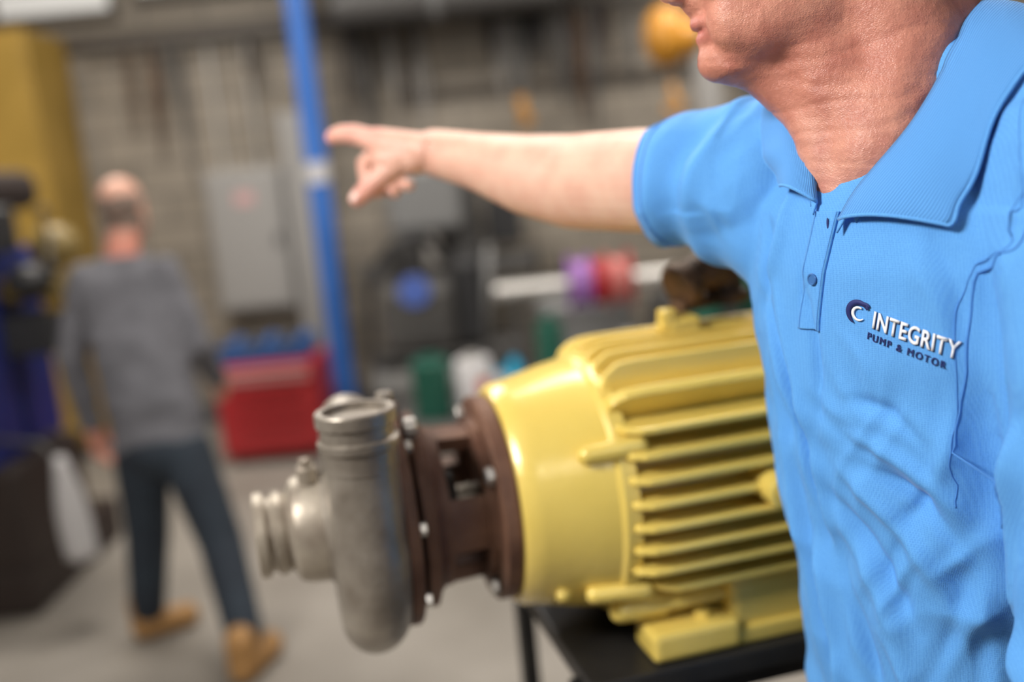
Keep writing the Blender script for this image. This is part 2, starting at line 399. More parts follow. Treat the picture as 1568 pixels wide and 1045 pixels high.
# ------------------------------------------------------------ heads
def head_parts(O,g,tilt,S=1.,vox=.0035,name='head',matf=None,parent=None,neckpts=None,extra=None,soft=0):
    F=V((g[0],g[1],-tilt)).normalized(); L=V((0,0,1)).cross(F).normalized(); U=F.cross(L)
    O=V(O); B=(F,L,U)
    def P(a,b,c): return O+(F*a+L*b+U*c)*S
    def E(a,b,c,ra,rb,rc): A.add(ell(P(a,b,c),(ra*S,rb*S,rc*S),B))
    A=Acc()
    E(-.02,0,.035,.100,.077,.090); E(.03,0,-.015,.062,.062,.080); E(.024,0,-.066,.060,.058,.046)
    E(.066,0,-.092,.028,.032,.025); E(.050,0,-.098,.040,.040,.022)
    for s in(-1,1):
        E(.055,s*.036,-.022,.032,.028,.030); E(-.002,s*.052,-.058,.034,.014,.034)
        E(.078,s*.028,.024,.016,.028,.010); E(.050,s*.034,-.062,.034,.026,.032)
        E(.030,s*.045,-.070,.036,.020,.030)
        E(.100,s*.011,-.028,.010,.008,.008)
        E(-.008,s*.079,-.004,.019,.008,.032); E(-.012,s*.084,.014,.013,.005,.016)
    A.add(taper(P(.086,0,.014),.009*S,P(.107,0,-.022),.0115*S,16)); E(.080,0,-.035,.020,.022,.016)
    E(.080,0,-.056,.0145,.027,.0085); E(.078,0,-.070,.0145,.023,.0085); E(.073,0,-.063,.016,.032,.022)
    if neckpts:
        for a,b in zip(neckpts,neckpts[1:]): A.add(taper(a[0],a[1],b[0],b[1],28))
    if extra:
        for e in extra: A.add(e)
    h=remesh(A,name,matf,vox,5,parent)
    if soft:
        Pn=co(h.data); rel=(Pn-np.array(O))/S; a_,c_=rel@np.array(F),rel@np.array(U)
        mk_=1/(1+np.exp((a_-.058)/.008)); mk_=mk_/(1+np.exp((c_+.022)/.010))
        mk_=np.maximum(mk_,1/(1+np.exp((c_+.112)/.006)))
        relax(h.data,mk_,soft)
    Pn=co(h.data); O_=np.array(O); rel=(Pn-O_)/S
    lf,ll,lu=rel@np.array(F),rel@np.array(L),rel@np.array(U)
    N_=nrm(h.data)
    d=np.zeros(len(Pn))
    d-=.0028*S*np.exp(-((lu+.0632)/.0022)**2)*np.exp(-(ll/.024)**4)*(lf>.05)
    for s in(-1,1): d-=.007*S*np.exp(-((ll-s*.032)/.016)**2-((lu-.008)/.010)**2)*(lf>.04)
    setco(h.data,Pn+N_*d[:,None])
    for s in(-1,1):
        mk('eyeball',*ell(P(.073,s*.031,.008),(.0125*S,)*3,B),M_eye,parent)
        mk('iris',*ell(P(.0838,s*.031,.008),(.0025*S,.0055*S,.0055*S),B),M_iris,parent)
        mk('upper_lid',*ell(P(.0745,s*.031,.0135),(.013*S,.0145*S,.0075*S),B),matf,parent)
    return h,(F,L,U,O,S,lf,ll,lu)
def hair(h,info,cond,off,name,m,parent):
    F,L,U,O,S,lf,ll,lu=info
    P=co(h.data); N_=nrm(h.data); sel=cond(lf,ll,lu)
    idx=-np.ones(len(P),int); v=[];k=0
    for i in np.nonzero(sel)[0]:
        idx[i]=k;k+=1
        v.append(V(P[i]+N_[i]*(off*(1+.5*noise.noise(V(P[i])*60)))))
    f=[tuple(int(idx[j]) for j in p.vertices) for p in h.data.polygons if all(sel[j] for j in p.vertices)]
    o=mk(name,v,f,m,parent); md=o.modifiers.new('s','SOLIDIFY'); md.thickness=off*1.2; md.offset=-1
    return o
def finger(A,pts,rs):
    for (a,b,ra,rb) in zip(pts,pts[1:],rs,rs[1:]): A.add(taper(a,ra,b,rb,14))

# ------------------------------------------------------------ pointing man
man=empty('man_in_polo_shirt')
C=V((.395,.938,0)); f_=V((-.913,-.407,0)).normalized(); l_=V((.407,-.913,0)).normalized(); up=V((0,0,1))
S0=V((.27,1.09,1.53)); E0=V((.101,1.306,1.541)); W0=V((-.085,1.457,1.598)); T0=V((-.228,1.549,1.638))
armdir=(E0-S0).normalized(); hem=S0+armdir*.108
A=Acc()
R=[]
for z,sh,a,b,pw in [(.84,.05,.165,.135,2.2),(.92,.055,.172,.142,2.2),(1.03,.05,.175,.145,2.2),(1.15,.04,.178,.145,2.2),(1.27,.022,.182,.140,2.3),(1.37,.008,.188,.133,2.35),(1.45,0,.190,.126,2.35),(1.50,0,.182,.118,2.3),(1.55,.006,.155,.098,2.2),(1.59,.015,.11,.075,2.),(1.625,.02,.07,.055,2.)]:
    c=C-f_*sh; R.append(ring(V((c.x,c.y,z)),l_,f_,a,b,48,pw))
A.add(loft(R))
def cz(lat,fw,z): 
    p=C+l_*lat+f_*fw; return V((p.x,p.y,z))
A.add(taper(cz(.055,-.01,1.60),.052,cz(.165,0,1.548),.066,24))
A.add(taper(cz(-.055,-.005,1.59),.052,S0+V((.02,-.02,0)),.086,24))
A.add(taper(S0+V((.012,-.012,0)),.088,hem+armdir*.03,.0710,32,False))
A.add(taper(cz(-.12,.03,1.47),.075,hem+V((.02,-.03,-.012)),.063,24))
LE=V((.428,.700,1.15)); LS=V((.452,.778,1.52))
A.add(taper(LS,.079,LE,.062,28))
shirt=remesh(A,'polo_shirt',M_polo,.0036,9,man)
me=shirt.data
P=co(me);Nn=nrm(me)
C3=np.array(C);l3=np.array(l_);f3=np.array(f_)
lc=(P-C3)@l3; fc=(P-C3)@f3; z=P[:,2]
front=1/(1+np.exp(-(fc-.01)/.02))
d=np.zeros(len(P))
def seg(a,b,w,amp,k=1.):
    global d
    a=np.array(a);b=np.array(b);ab=b-a;L2=(ab**2).sum()
    q=np.stack([lc,z],1); t=np.clip(((q-a)@ab)/L2,0,1)
    bow=k*.012*np.sin(t*math.pi); n_=np.array([-ab[1],ab[0]])/math.sqrt(L2)
    pt=a+t[:,None]*ab+n_*bow[:,None]
    ds=np.sqrt(((q-pt)**2).sum(1)); tap=np.sin(np.clip(t,.0,1)*math.pi*.9+.15)
    d+=front*amp*1.6*np.exp(-(ds/w)**2)*np.clip(tap,0,1)
for s in [((.015,1.305),(.12,1.245),.009,.006),((.03,1.275),(.115,1.215),.008,-.006),((.0,1.27),(.10,1.17),.010,.006),((-.02,1.24),(.07,1.12),.009,-.006),((-.01,1.21),(.06,1.08),.011,.006),
          ((.10,1.30),(.06,1.22),.008,-.004),((.125,1.36),(.075,1.24),.009,.004),((.14,1.22),(.06,1.05),.011,.006),((.12,1.19),(.04,1.02),.009,-.005),
          ((-.10,1.44),(-.045,1.22),.007,.006),((-.085,1.42),(-.03,1.18),.006,-.006),((-.07,1.44),(-.02,1.16),.008,.005),((-.105,1.36),(-.07,1.0),.009,.006),((-.08,1.26),(-.045,.98),.008,-.006),((-.06,1.2),(-.02,.95),.010,.007),
          ((-.03,1.46),(-.015,1.30),.006,-.004),((-.02,1.18),(.02,.98),.009,-.006),((.02,1.4),(.05,1.33),.007,.0015),((.10,1.49),(.13,1.40),.008,-.003),((.085,1.48),(.12,1.36),.008,.0025),((.15,1.46),(.15,1.2),.008,-.008),((.13,1.12),(.09,.96),.01,.006),((.03,1.12),(.07,.98),.009,.005),
          ((-.09,1.50),(-.10,1.40),.008,-.006),((-.055,1.53),(-.085,1.43),.008,.005),((.02,1.335),(.10,1.30),.007,-.0035)]:
    seg(*s)
ad3=np.array(armdir); S3=np.array(S0)
ka=(P-S3)@ad3; rad_=np.linalg.norm((P-S3)-ka[:,None]*ad3,axis=1)
slv=(1/(1+np.exp(-(ka+.02)/.015)))*(rad_<.13)*(P[:,0]<.36)
for i in range(len(P)):
    p=P[i]; zz=z[i]
    wq=2.2*noise.noise(V(p)*6)
    n1=noise.noise(V((lc[i]*13+wq,fc[i]*13,zz*4.2+lc[i]*8)))
    n3=noise.noise(V((lc[i]*27-wq,fc[i]*27+4,zz*9-lc[i]*10)))
    n2=noise.noise(V((p[0]*34,p[1]*34,p[2]*16+3)))
    k_=min(max((zz-1.33)/.05,0),1); 
    if zz>1.5: k_=.65
    amp=.0092*(1-k_)+.0020*k_
    d[i]+=amp*(.5-math.sqrt(n1*n1+.003)*2.6)+amp*.3*(.3-math.sqrt(n3*n3+.006)*2.)+.0008*n2
    if slv[i]>.01:
        q=noise.noise(V(p)*9+V((5,0,0)))
        ph=ka[i]*80+ (zz-1.53)*16+4*q
        d[i]+=slv[i]*(.0066*math.sin(ph)*(.55+.6*q)-.0008)
    if lc[i]>.17:
        d[i]+=.005*math.sin(zz*45+6*noise.noise(V(p)*8))
setco(me,P+Nn*d[:,None])
bm=bmesh.new(); bm.from_mesh(me)
near=[f for f in bm.faces if (f.calc_center_median()-hem).length<.118 and (f.calc_center_median()-S0).dot(armdir)>.05]
geom=set(near)
for f in near: geom.update(f.verts); geom.update(f.edges)
bmesh.ops.bisect_plane(bm,geom=list(geom),plane_co=hem,plane_no=armdir,clear_outer=True)
bm.to_mesh(me); bm.free()
for p in me.polygons: p.use_smooth=True
T=bvh(shirt)
md=shirt.modifiers.new('sol','SOLIDIFY'); md.thickness=.0025; md.offset=-1
def drape(p,off=.003,dirn=None):
    p=V(p)
    if dirn is not None:
        dn=V(dirn).normalized(); h=T.ray_cast(p+dn*.08,-dn,.25)
        if h[0] is not None: return h[0]+dn*off, h[1]
    h=T.find_nearest(p); n=h[1]
    return h[0]+n*off,n
def seamline(name,pts,r=.0014,n=40,off=.0002,mm=None,closed=False):
    return tube(name,[drape(p,off)[0] for p in hermite(pts,n)],r,mm or M_seam,man,6,closed)
sp=[(.40,.76,1.60),(.385,.735,1.53),(.376,.730,1.481),(.366,.753,1.466),(.359,.770,1.430),(.353,.765,1.36),(.351,.761,1.29),(.353,.758,1.25)]
seamline('armhole_seam',sp,.0010,60)
seamline('armhole_stitch',[(a-.004,b+.006,c) for a,b,c in sp],.0005,60)
_,ha,hb=basis(armdir)
for dd,rr in((.002,.0018),(.022,.0007),(.025,.0007)):
    pts=[]
    for i in range(48):
        a=2*math.pi*i/48; c0=hem-armdir*dd; dirn=(ha*math.cos(a)+hb*math.sin(a))
        h=T.ray_cast(c0+dirn*.15,-dirn,.2); pts.append((h[0] if h[0] is not None and (h[0]-c0).length<.1 else c0+dirn*.068)+dirn*.0003)
    tube('sleeve_stitch',pts,rr,M_polo if rr>.001 else M_seam,man,6,True)

# collar
inner=[(.293,.866,1.497),(.308,.857,1.524),(.351,.846,1.574),(.392,.860,1.628),(.413,.878,1.655),(.442,.912,1.672),(.458,.960,1.672),(.44,1.01,1.662),(.39,1.03,1.64),(.335,1.0,1.60),(.303,.945,1.571),(.289,.915,1.540),(.284,.896,1.512)]
outer=[(.348,.778,1.4915),(.352,.776,1.496),(.361,.778,1.518),(.385,.778,1.552),(.405,.783,1.59),(.45,.80,1.625),(.51,.90,1.61),(.51,1.02,1.60),(.42,1.10,1.60),(.31,1.07,1.60),(.262,.985,1.567),(.252,.955,1.548),(.2550,.937,1.5340)]
NC,NR=90,14
inn=hermite(inner,NC); out=hermite(outer,NC)
v=[];fs=[]
for i in range(NC):
    a,b=inn[i],out[i]
    cen=V((.38,.94,a.z)); outd=(a-cen); outd.z=0; outd.normalize()
    nb=T.find_nearest(b)
    b2=nb[0]+nb[1]*.006
    b2=b2.lerp(b,.35) if (b-nb[0]).dot(nb[1])>.004 else b2
    for j in range(NR):
        t=j/(NR-1)
        p=a.lerp(b2,t)+ (up*.45+outd*.6)*(.018*math.sin(math.pi*min(t*1.0,1))**.8*(1-t*.35))
        q=T.find_nearest(p); sd=(p-q[0]).dot(q[1])
        if sd<.0045: p=q[0]+q[1]*.0045
        v.append(p)
for _ in range(4):
    nv=[p.copy() for p in v]
    for i in range(1,NC-1):
        for j in range(1,NR): 
            nv[i*NR+j]=v[i*NR+j]*.5+(v[(i-1)*NR+j]+v[(i+1)*NR+j])*.25
    v=nv
for i in range(NC-1):
    for j in range(NR-1): fs.append((i*NR+j,(i+1)*NR+j,(i+1)*NR+j+1,i*NR+j+1))
col=mk('collar_leaf',v,fs,M_rib,man)
ul=col.data.uv_layers.new(name='UVMap')
for lp in col.data.loops:
    vi=lp.vertex_index; ul.data[lp.index].uv=((vi//NR)/NC*6,(vi%NR)/(NR-1))
md=col.modifiers.new('s','SOLIDIFY'); md.thickness=.0028; md.offset=0
edge=[v[0*NR+j] for j in range(NR)]+[v[i*NR+NR-1] for i in range(1,NC)]+[v[(NC-1)*NR+j] for j in range(NR-2,-1,-1)]
tube('collar_edge',edge,.0019,M_polo,man,8)
v=[];fs=[]
for i in range(NC):
    a=inn[i]; cen=V((.375,.945,a.z)); outd=(a-cen); outd.z=0; outd.normalize()
    for j in range(5): v.append(a-up*(.028*j/4)*(1 if 6<i<NC-6 else .4)+outd*.0015*j)
for i in range(NC-1):
    for j in range(4): fs.append((i*5+j,(i+1)*5+j,(i+1)*5+j+1,i*5+j+1))
stn=mk('collar_stand',v,fs,M_polo,man); md=stn.modifiers.new('s','SOLIDIFY'); md.thickness=.002

# placket
def strip(name,pts,w,off,m,n=50,k=7,wd=l_):
    P_=hermite(pts,n); v=[];fs=[]
    for i,p in enumerate(P_):
        for j in range(k):
            q,_=drape(p+V(wd)*w*(j/(k-1)-.5),off,f_); v.append(q)
    for i in range(n-1):
        for j in range(k-1): fs.append((i*k+j,(i+1)*k+j,(i+1)*k+j+1,i*k+j+1))
    o=mk(name,v,fs,m,man); md=o.modifiers.new('s','SOLIDIFY'); md.thickness=.0022; md.offset=0; return o
pl=[cz(.006,.12,1.503),cz(-.001,.12,1.47),cz(-.010,.12,1.43),cz(-.016,.12,1.395)]
strip('placket',pl,.029,.0014,M_polo)
for s in(-.0125,.0125):
    tube('placket_stitch',[drape(p+l_*s,.0026,f_)[0] for p in hermite(pl,40)],.0004,M_seam,man,6)
b,n=drape(cz(-.005,.12,1.443),.0030,f_)
rev('button',[(0,.0052),(.0012,.0057),(.0022,.0052),(.0022,.0040),(.0016,.0036)],b,n,M_button,man,24)
b,n=drape(cz(.010,.12,1.493),.0032,f_); mk('buttonhole',*ell(b,(.0012,.0006,.005),(l_,f_,up)),M_navy,man)
# logo embroidery
def txt(name,s,size,org,xd,yd,m,off=.0016,bold=.0,sp=1.08):
    cu=bpy.data.curves.new(name,'FONT'); cu.body=s; cu.size=size; cu.extrude=0; cu.offset=bold; cu.space_character=sp
    o=bpy.data.objects.new(name,cu); COL.objects.link(o)
    dg=bpy.context.evaluated_depsgraph_get(); dg.update(); me=bpy.data.meshes.new_from_object(o.evaluated_get(dg)); bpy.data.objects.remove(o,do_unlink=True)
    bm=bmesh.new(); bm.from_mesh(me); bmesh.ops.triangulate(bm,faces=bm.faces); bmesh.ops.subdivide_edges(bm,edges=[e for e in bm.edges if e.calc_length()>.003],cuts=2); bm.to_mesh(me); bm.free()
    nn=V(xd).cross(V(yd)).normalized()
    for vt in me.vertices:
        p=V(org)+V(xd)*vt.co.x+V(yd)*vt.co.y
        h=T.ray_cast(p+nn*.06,-nn,.15); vt.co=(h[0] if h[0] is not None else p)+nn*off
    me.materials.clear(); me.materials.append(m)
    ob=bpy.data.objects.new(name,me); COL.objects.link(ob); ob.parent=man
    md=ob.modifiers.new('s','SOLIDIFY'); md.thickness=.0008; md.offset=0
    return ob
xd=(V((.347,.780,1.387))-V((.298,.824,1.408))).normalized()
nn=V((-.45,-.88,.05)).normalized(); yd=nn.cross(xd).normalized()
if yd.z<0: yd=-yd
if xd.cross(yd).dot(nn)<0: nn=-nn
yd=(yd-xd*.12)
LO=V((.298,.824,1.4065))
txt('logo_text_shadow','INTEGRITY',.0195,LO+xd*.0004-yd*.0005,xd*.74,yd*1.05,M_navy,off=.0008,bold=.0004)
txt('logo_text_upper','INTEGRITY',.0195,LO,xd*.74,yd*1.05,M_white,off=.0015,bold=.0003)
txt('logo_text_lower','PUMP & MOTOR',.0088,LO-yd*.0112+xd*(-.003),xd*.90,yd,M_navy,off=.0012,bold=.0,sp=1.3)
def arc(name,c,r0,a0,a1,wmax,m):
    v=[];fs=[];n=24
    for i in range(n+1):
        k=i/n;a=math.radians(a0+(a1-a0)*k); w=wmax*math.sin(math.pi*min(.08+k*.92,1))**.7+.0004
        for r in(r0-w/2,r0+w/2):
            p=c+xd*r*math.cos(a)+yd*r*math.sin(a); h=T.ray_cast(p+nn*.06,-nn,.15); v.append((h[0] if h[0] is not None else p)+nn*.0014)
    for i in range(n): fs.append((2*i,2*i+1,2*i+3,2*i+2))
    o=mk(name,v,fs,m,man); md=o.modifiers.new('s','SOLIDIFY'); md.thickness=.0008
lcn=LO-xd*.010+yd*.007
arc('logo_swirl_outer',lcn,.0098,40,250,.0045,M_navy)
arc('logo_swirl_inner',lcn,.0055,70,330,.002,M_white)
arc('logo_swirl_tail',lcn+xd*.004+yd*.0012,.0088,60,110,.003,M_navy)

# head/neck
g=V((-.985,.10,0))
O=V((.283,.960,1.750))
neck=[((.32,.97,1.70),.060),((.338,.962,1.63),.062),((.358,.948,1.56),.066),((.372,.942,1.49),.072)]
ex=[taper(V((.255,.962,1.646)),.030,V((.298,.952,1.600)),.030,18),
    taper(V((.290,.945,1.610)),.024,V((.305,.918,1.535)),.024,18),
    ell((.322,.912,1.515),(.034,.034,.035)),
    taper(V((.290,.950,1.680)),.045,V((.33,.930,1.60)),.048,18),
    taper(V((.375,.955,1.76)),.060,V((.402,.955,1.60)),.070,24),
    taper(V((.335,.940,1.73)),.054,V((.378,.918,1.64)),.050,24),
    taper(V((.378,.918,1.64)),.050,V((.345,.905,1.55)),.049,24)]
hd,info=head_parts(O,g,.12,1.02,.0030,'head',M_face,man,neck,ex,soft=45)
F,L,U,O_,S_,lf,ll,lu=info
Ph=co(hd.data); dh=np.zeros(len(Ph)); Nh=nrm(hd.data)
for i in range(len(Ph)):
    p=V(Ph[i]); q=p.z
    w_=1/(1+math.exp((q-1.665)/.008))
    dh[i]-=w_*.0011*max(0,1-abs(noise.noise(V((p.x*9+p.z*10,p.y*9,p.z*40))))*7)
    dh[i]+=.0011*noise.noise(p*38)+.0004*noise.noise(p*150)
setco(hd.data,Ph+Nh*dh[:,None])
def ft(Pq):
    rel=(Pq-np.array(O_))/S_; a,b,c=rel@np.array(F),rel@np.array(L),rel@np.array(U)
    t=np.ones((len(Pq),3))
    lip=np.exp(-((a-.088)/.02)**2-(b/.024)**4-((c+.0632)/.012)**4)
    t*=1-lip[:,None]*np.array([.10,.32,.22])
    upface=1/(1+np.exp(-(c+.08)/.02)); t=t*(1+upface[:,None]*np.array([.16,.32,.34]))
    nk=1/(1+np.exp((Pq[:,2]-1.58)/.015)); t=t*(1+nk[:,None]*np.array([.18,.40,.45]))
    return t
tint(hd.data,ft)
hair(hd,(F,L,U,O_,S_,lf,ll,lu),lambda a,b,c:(((c>.035+.55*np.clip(a-.02,0,1))&(a<.075))|((a<-.03)&(c>-.025)&(a>-.125)))&(c>-.025)&~((abs(b)>.078)&(a>-.03)&(c<.03)),.007,'hair',M_hair,man)
for s in(-1,1):
    mk('eyebrow',*ell(O_+(F*.093+L*s*.03+U*.030)*S_,(.004,.018,.004),(F,L,U)),M_hair,man)

# right arm + hand
A=Acc()
A.add(taper(S0+armdir*.02,.060,S0+armdir*.16,.0625,28)); A.add(taper(S0+armdir*.16,.0625,E0,.061,28))
A.add(taper(E0,.061,E0.lerp(W0,.30)-up*.004,.054,28)); A.add(taper(E0.lerp(W0,.30)-up*.004,.054,E0.lerp(W0,.68),.0395,28)); A.add(taper(E0.lerp(W0,.68),.0395,W0,.033,28))
hdv=(T0-W0).normalized(); wv=V((.53,.82,-.18)); wv=(wv-hdv*wv.dot(hdv)).normalized(); dn=hdv.cross(wv); dn=dn if dn.z<0 else -dn
def HP(a,b,c): return W0+hdv*a+wv*b+dn*c
for b0,b1,r in((-.018,-.024,.0205),(-.006,.0,.021),(.006,.022,.021),(.016,.043,.019)):
    A.add(taper(HP(0,b0,0),.025,HP(.086,b1,.0),r,18))
A.add(taper(HP(.02,-.018,.014),.024,HP(.060,-.030,.022),.022,16))
finger(A,[HP(.086,-.027,0),HP(.122,-.032,-.004),HP(.147,-.033,-.001),HP(.163,-.033,.006)],[.0165,.0150,.0135,.0112])
for (b,L1,L2,L3,bend,r) in ((.0,.046,.030,.022,42,.0130),(.024,.043,.029,.022,52,.0124),(.047,.036,.023,.019,62,.0108)):
    a=math.radians(bend); p0=HP(.086,b,.004); p1=p0+hdv*L1*math.cos(a)+dn*L1*math.sin(a)
    a+=math.radians(70); p2=p1+hdv*L2*math.cos(a)+dn*L2*math.sin(a)
    a+=math.radians(45); p3=p2+hdv*L3*math.cos(a)+dn*L3*math.sin(a)
    finger(A,[p0,p1,p2,p3],[r*1.1,r,r*.95,r*.8])
th=[HP(.035,-.026,.016),V((-.146,1.458,1.582)),V((-.180,1.455,1.560)),V((-.203,1.458,1.543))]
finger(A,th,[.022,.0185,.0158,.0125])
arm=remesh(A,'right_arm_and_hand',M_skin,.0024,4,man)
def at(Pq):
    t=np.ones((len(Pq),3)); r=np.zeros(len(Pq))
    for c in (HP(.088,-.026,-.01),HP(.13,-.03,-.01),HP(.088,0,-.01),HP(.088,.02,-.01),HP(.088,.04,-.01),HP(.165,-.03,0),th[3],th[2]): r+=ball(Pq,c,.017)
    hand_=1/(1+np.exp(((Pq-np.array(W0))@-np.array(hdv)-0)/.03))
    return t*(1-np.clip(r,0,1)[:,None]*np.array([.0,.25,.20]))*(1-hand_[:,None]*np.array([.02,.12,.10]))
tint(arm.data,at)
mk('index_nail',*ell(HP(.163,-.033,-.0062),(.0075,.0062,.0012),(hdv,wv,dn)),M_nail,man)
td=(th[3]-th[2]).normalized(); mk('thumb_nail',*ell(th[3]+V((-.25,-.9,.3)).normalized()*.0112,(.0080,.0068,.0015),(td,td.cross(V((-.25,-.9,.3))).normalized(),V((-.25,-.9,.3)).normalized())),M_nail,man)
# left forearm + hand
A=Acc(); W1=V((.39,.655,.93)); E1=V((.428,.700,1.16)); 
A.add(taper(E1+V((0,0,.05)),.048,E1-V((.008,.008,.05)),.047,24)); A.add(taper(E1-V((.008,.008,.05)),.047,W1,.030,24))
h2=(W1-E1).normalized(); w2=(f_*1-h2*f_.dot(h2)).normalized(); d2=h2.cross(w2)
d2=d2 if d2.dot(-l_)>0 else -d2
def HQ(a,b,c): return W1+h2*a+w2*b+d2*c
for b0,b1 in((-.018,-.030),(-.006,-.010),(.006,.010),(.016,.028)): A.add(taper(HQ(0,b0,0),.018,HQ(.085,b1,0),.015,16))
for b,k in((.030,.9),(.010,1.),(-.011,.94),(-.031,.75)):
    finger(A,[HQ(.085,b,0),HQ(.085+.042*k,b,.008),HQ(.085+.066*k,b,.022),HQ(.085+.080*k,b,.038)],[.0105,.0098,.009,.0078])
finger(A,[HQ(.02,.022,.008),HQ(.05,.042,.016),HQ(.078,.050,.024),HQ(.10,.048,.032)],[.015,.0125,.011,.0085])
la=remesh(A,'left_arm_and_hand',M_skin,.003,4,man); tint(la.data,lambda P:np.ones((len(P),3)))
# legs, shoes
A=Acc(); hb_=C-f_*.05
A.add(loft([ring(V((hb_.x,hb_.y,z)),l_,f_,a,b,32) for z,a,b in((.78,.165,.125),(.88,.168,.135),(.96,.165,.135))]))
for s in(-1,1):
    hp=hb_+l_*s*.085; kn=hp+l_*s*.02+f_*.03; an=hp+l_*s*.03-f_*.02
    A.add(taper(V((hp.x,hp.y,.84)),.095,V((kn.x,kn.y,.50)),.068,24)); A.add(taper(V((kn.x,kn.y,.50)),.068,V((an.x,an.y,.10)),.058,24))
    B_=Acc(); B_.add(taper(V((an.x,an.y,.055)),.05,V((an.x,an.y,.10)),.045,18)); tp=an+f_*.15; B_.add(taper(V((an.x,an.y,.045)),.044,V((tp.x,tp.y,.038)),.038,18))
    sh=remesh(B_,'shoe',M_shoe,.006,2,man); 
    sc=co(sh.data); sc[:,2]=np.maximum(sc[:,2],.002); setco(sh.data,sc)
remesh(A,'trousers',M_pants,.009,4,man)

# ------------------------------------------------------------ walking man
wm=empty('walking_man')
M_grey=mat('grey_jersey',(.14,.14,.16),.85,0,(.105,.105,.12),12)
M_jean=mat('dark_denim',(.010,.015,.025),.85,0,(.018,.028,.042),6)
M_boot=mat('tan_boot',(.34,.18,.06),.6)
M_wskin=mat('skin_worker',(.62,.33,.24),.5,attr='tint')
A=Acc()
A.add(loft([ring(V((x,y,z)),V((1,0,0)),V((0,1,0)),a,b,28,2.3) for x,y,z,a,b in((-1.24,3.36,.70,.160,.115),(-1.26,3.38,.90,.158,.115),(-1.30,3.45,1.1,.165,.115),(-1.335,3.52,1.25,.175,.11),(-1.352,3.55,1.33,.155,.095),(-1.36,3.58,1.385,.085,.07))]))
A.add(taper((-1.49,3.55,1.31),.062,(-1.555,3.48,1.05),.052)); A.add(taper((-1.555,3.48,1.05),.052,(-1.545,3.52,.80),.042))
A.add(taper((-1.20,3.53,1.31),.062,(-1.105,3.46,1.06),.052)); A.add(taper((-1.105,3.46,1.06),.052,(-1.10,3.62,.90),.042))
o=remesh(A,'grey_shirt',M_grey,.009,4,wm)
P=co(o.data);N_=nrm(o.data); dd=np.array([.008*noise.noise(V((p[0]*9,p[1]*9,p[2]*22))) for p in P]); setco(o.data,P+N_*dd[:,None])
A=Acc(); A.add(ell((-1.24,3.35,.72),(.155,.115,.10)))
A.add(taper((-1.32,3.36,.70),.094,(-1.36,3.40,.40),.076)); A.add(taper((-1.36,3.40,.40),.076,(-1.41,3.42,.12),.063))
A.add(taper((-1.16,3.34,.70),.094,(-1.06,3.26,.40),.076)); A.add(taper((-1.06,3.26,.40),.076,(-.97,3.08,.14),.063))
remesh(A,'jeans',M_jean,.009,4,wm)
for (x,y,dx,dy,t) in((-1.43,3.42,.13,.07,0),(-.97,3.02,.05,.16,.0)):
    A=Acc(); A.add(taper((x,y,.06),.050,(x,y,.14),.052)); A.add(taper((x,y-.01,.05),.048,(x+dx,y+dy,.045),.045))
    b=remesh(A,'boot',M_boot,.008,2,wm); q=co(b.data); q[:,2]=np.maximum(q[:,2],.002); setco(b.data,q)
hw,inf=head_parts((-1.345,3.63,1.54),V((.12,.99,0)),.15,.93,.005,'head',M_wskin,wm,[((-1.35,3.61,1.47),.053),((-1.36,3.58,1.37),.060)])
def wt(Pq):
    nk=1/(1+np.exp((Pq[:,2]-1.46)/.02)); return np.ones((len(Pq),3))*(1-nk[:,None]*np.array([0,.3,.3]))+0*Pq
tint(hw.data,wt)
hair(hw,inf,lambda a,b,c:(a<.03)&(c>-.078)&(c<.035+.35*np.abs(b))&~((abs(b)>.08)&(c<.03)&(a>-.03)),.004,'hair',mat('ash_hair',(.17,.135,.115),.85,0,(.34,.23,.18),28,lo=.42,hi=.7),wm)
for nm,W_,hv,pv in(('left_hand',V((-1.545,3.525,.79)),V((.06,.06,-1)),V((0,1,0))),('right_hand',V((-1.10,3.64,.885)),V((0,.8,-.5)),V((.3,.4,.8)))):
    hv=hv.normalized(); pv=(pv-hv*pv.dot(hv)).normalized(); qv=hv.cross(pv); qv=qv if qv.dot(V((-1.3,3.5,.9))-W_)>0 else -qv
    A=Acc()
    G=lambda a,b,c:W_+hv*a+pv*b+qv*c
    for b0,b1 in((-.016,-.028),(-.005,-.009),(.006,.010),(.015,.028)): A.add(taper(G(-.04,b0,0),.022,G(.085,b1,0),.0145,14))
    for b,k in((.030,.9),(.010,1.),(-.011,.94),(-.031,.75)): finger(A,[G(.085,b,0),G(.085+.042*k,b,.010),G(.085+.062*k,b,.026),G(.085+.07*k,b,.042)],[.0105,.0098,.009,.0078])
    finger(A,[G(.02,.022,.008),G(.05,.044,.016),G(.078,.052,.024),G(.10,.048,.030)],[.015,.0125,.011,.009])
    o=remesh(A,nm,M_wskin,.0035,3,wm); tint(o.data,lambda P:np.ones((len(P),3))*np.array([1,.85,.85]))

# ------------------------------------------------------------ background things
M_blue=mat('blue_paint',(.035,.14,.48),.4,0,(.045,.17,.56),3)
M_blue2=mat('dull_blue_plastic',(.03,.09,.26),.5)
M_blue3=mat('muted_blue_badge',(.07,.13,.45),.5)
M_navyp=mat('dark_blue_paint',(.008,.018,.14),.45)
M_must=mat('mustard_paint',(.40,.25,.05),.55,0,(.29,.18,.03),2)
M_grayp=mat('grey_enamel',(.32,.31,.30),.45)
M_graym=mat('mid_grey_enamel',(.18,.18,.18),.5)
M_grayd=mat('dark_grey_enamel',(.075,.072,.07),.5)
M_black=mat('black_plastic',(.02,.02,.022),.5)
M_red=mat('red_enamel',(.42,.025,.03),.35)
M_silver=mat('bright_steel',(.62,.60,.57),.35,.6)
M_green=mat('green_enamel',(.01,.09,.06),.4)
M_purple=mat('purple_plastic',(.25,.08,.40),.4)
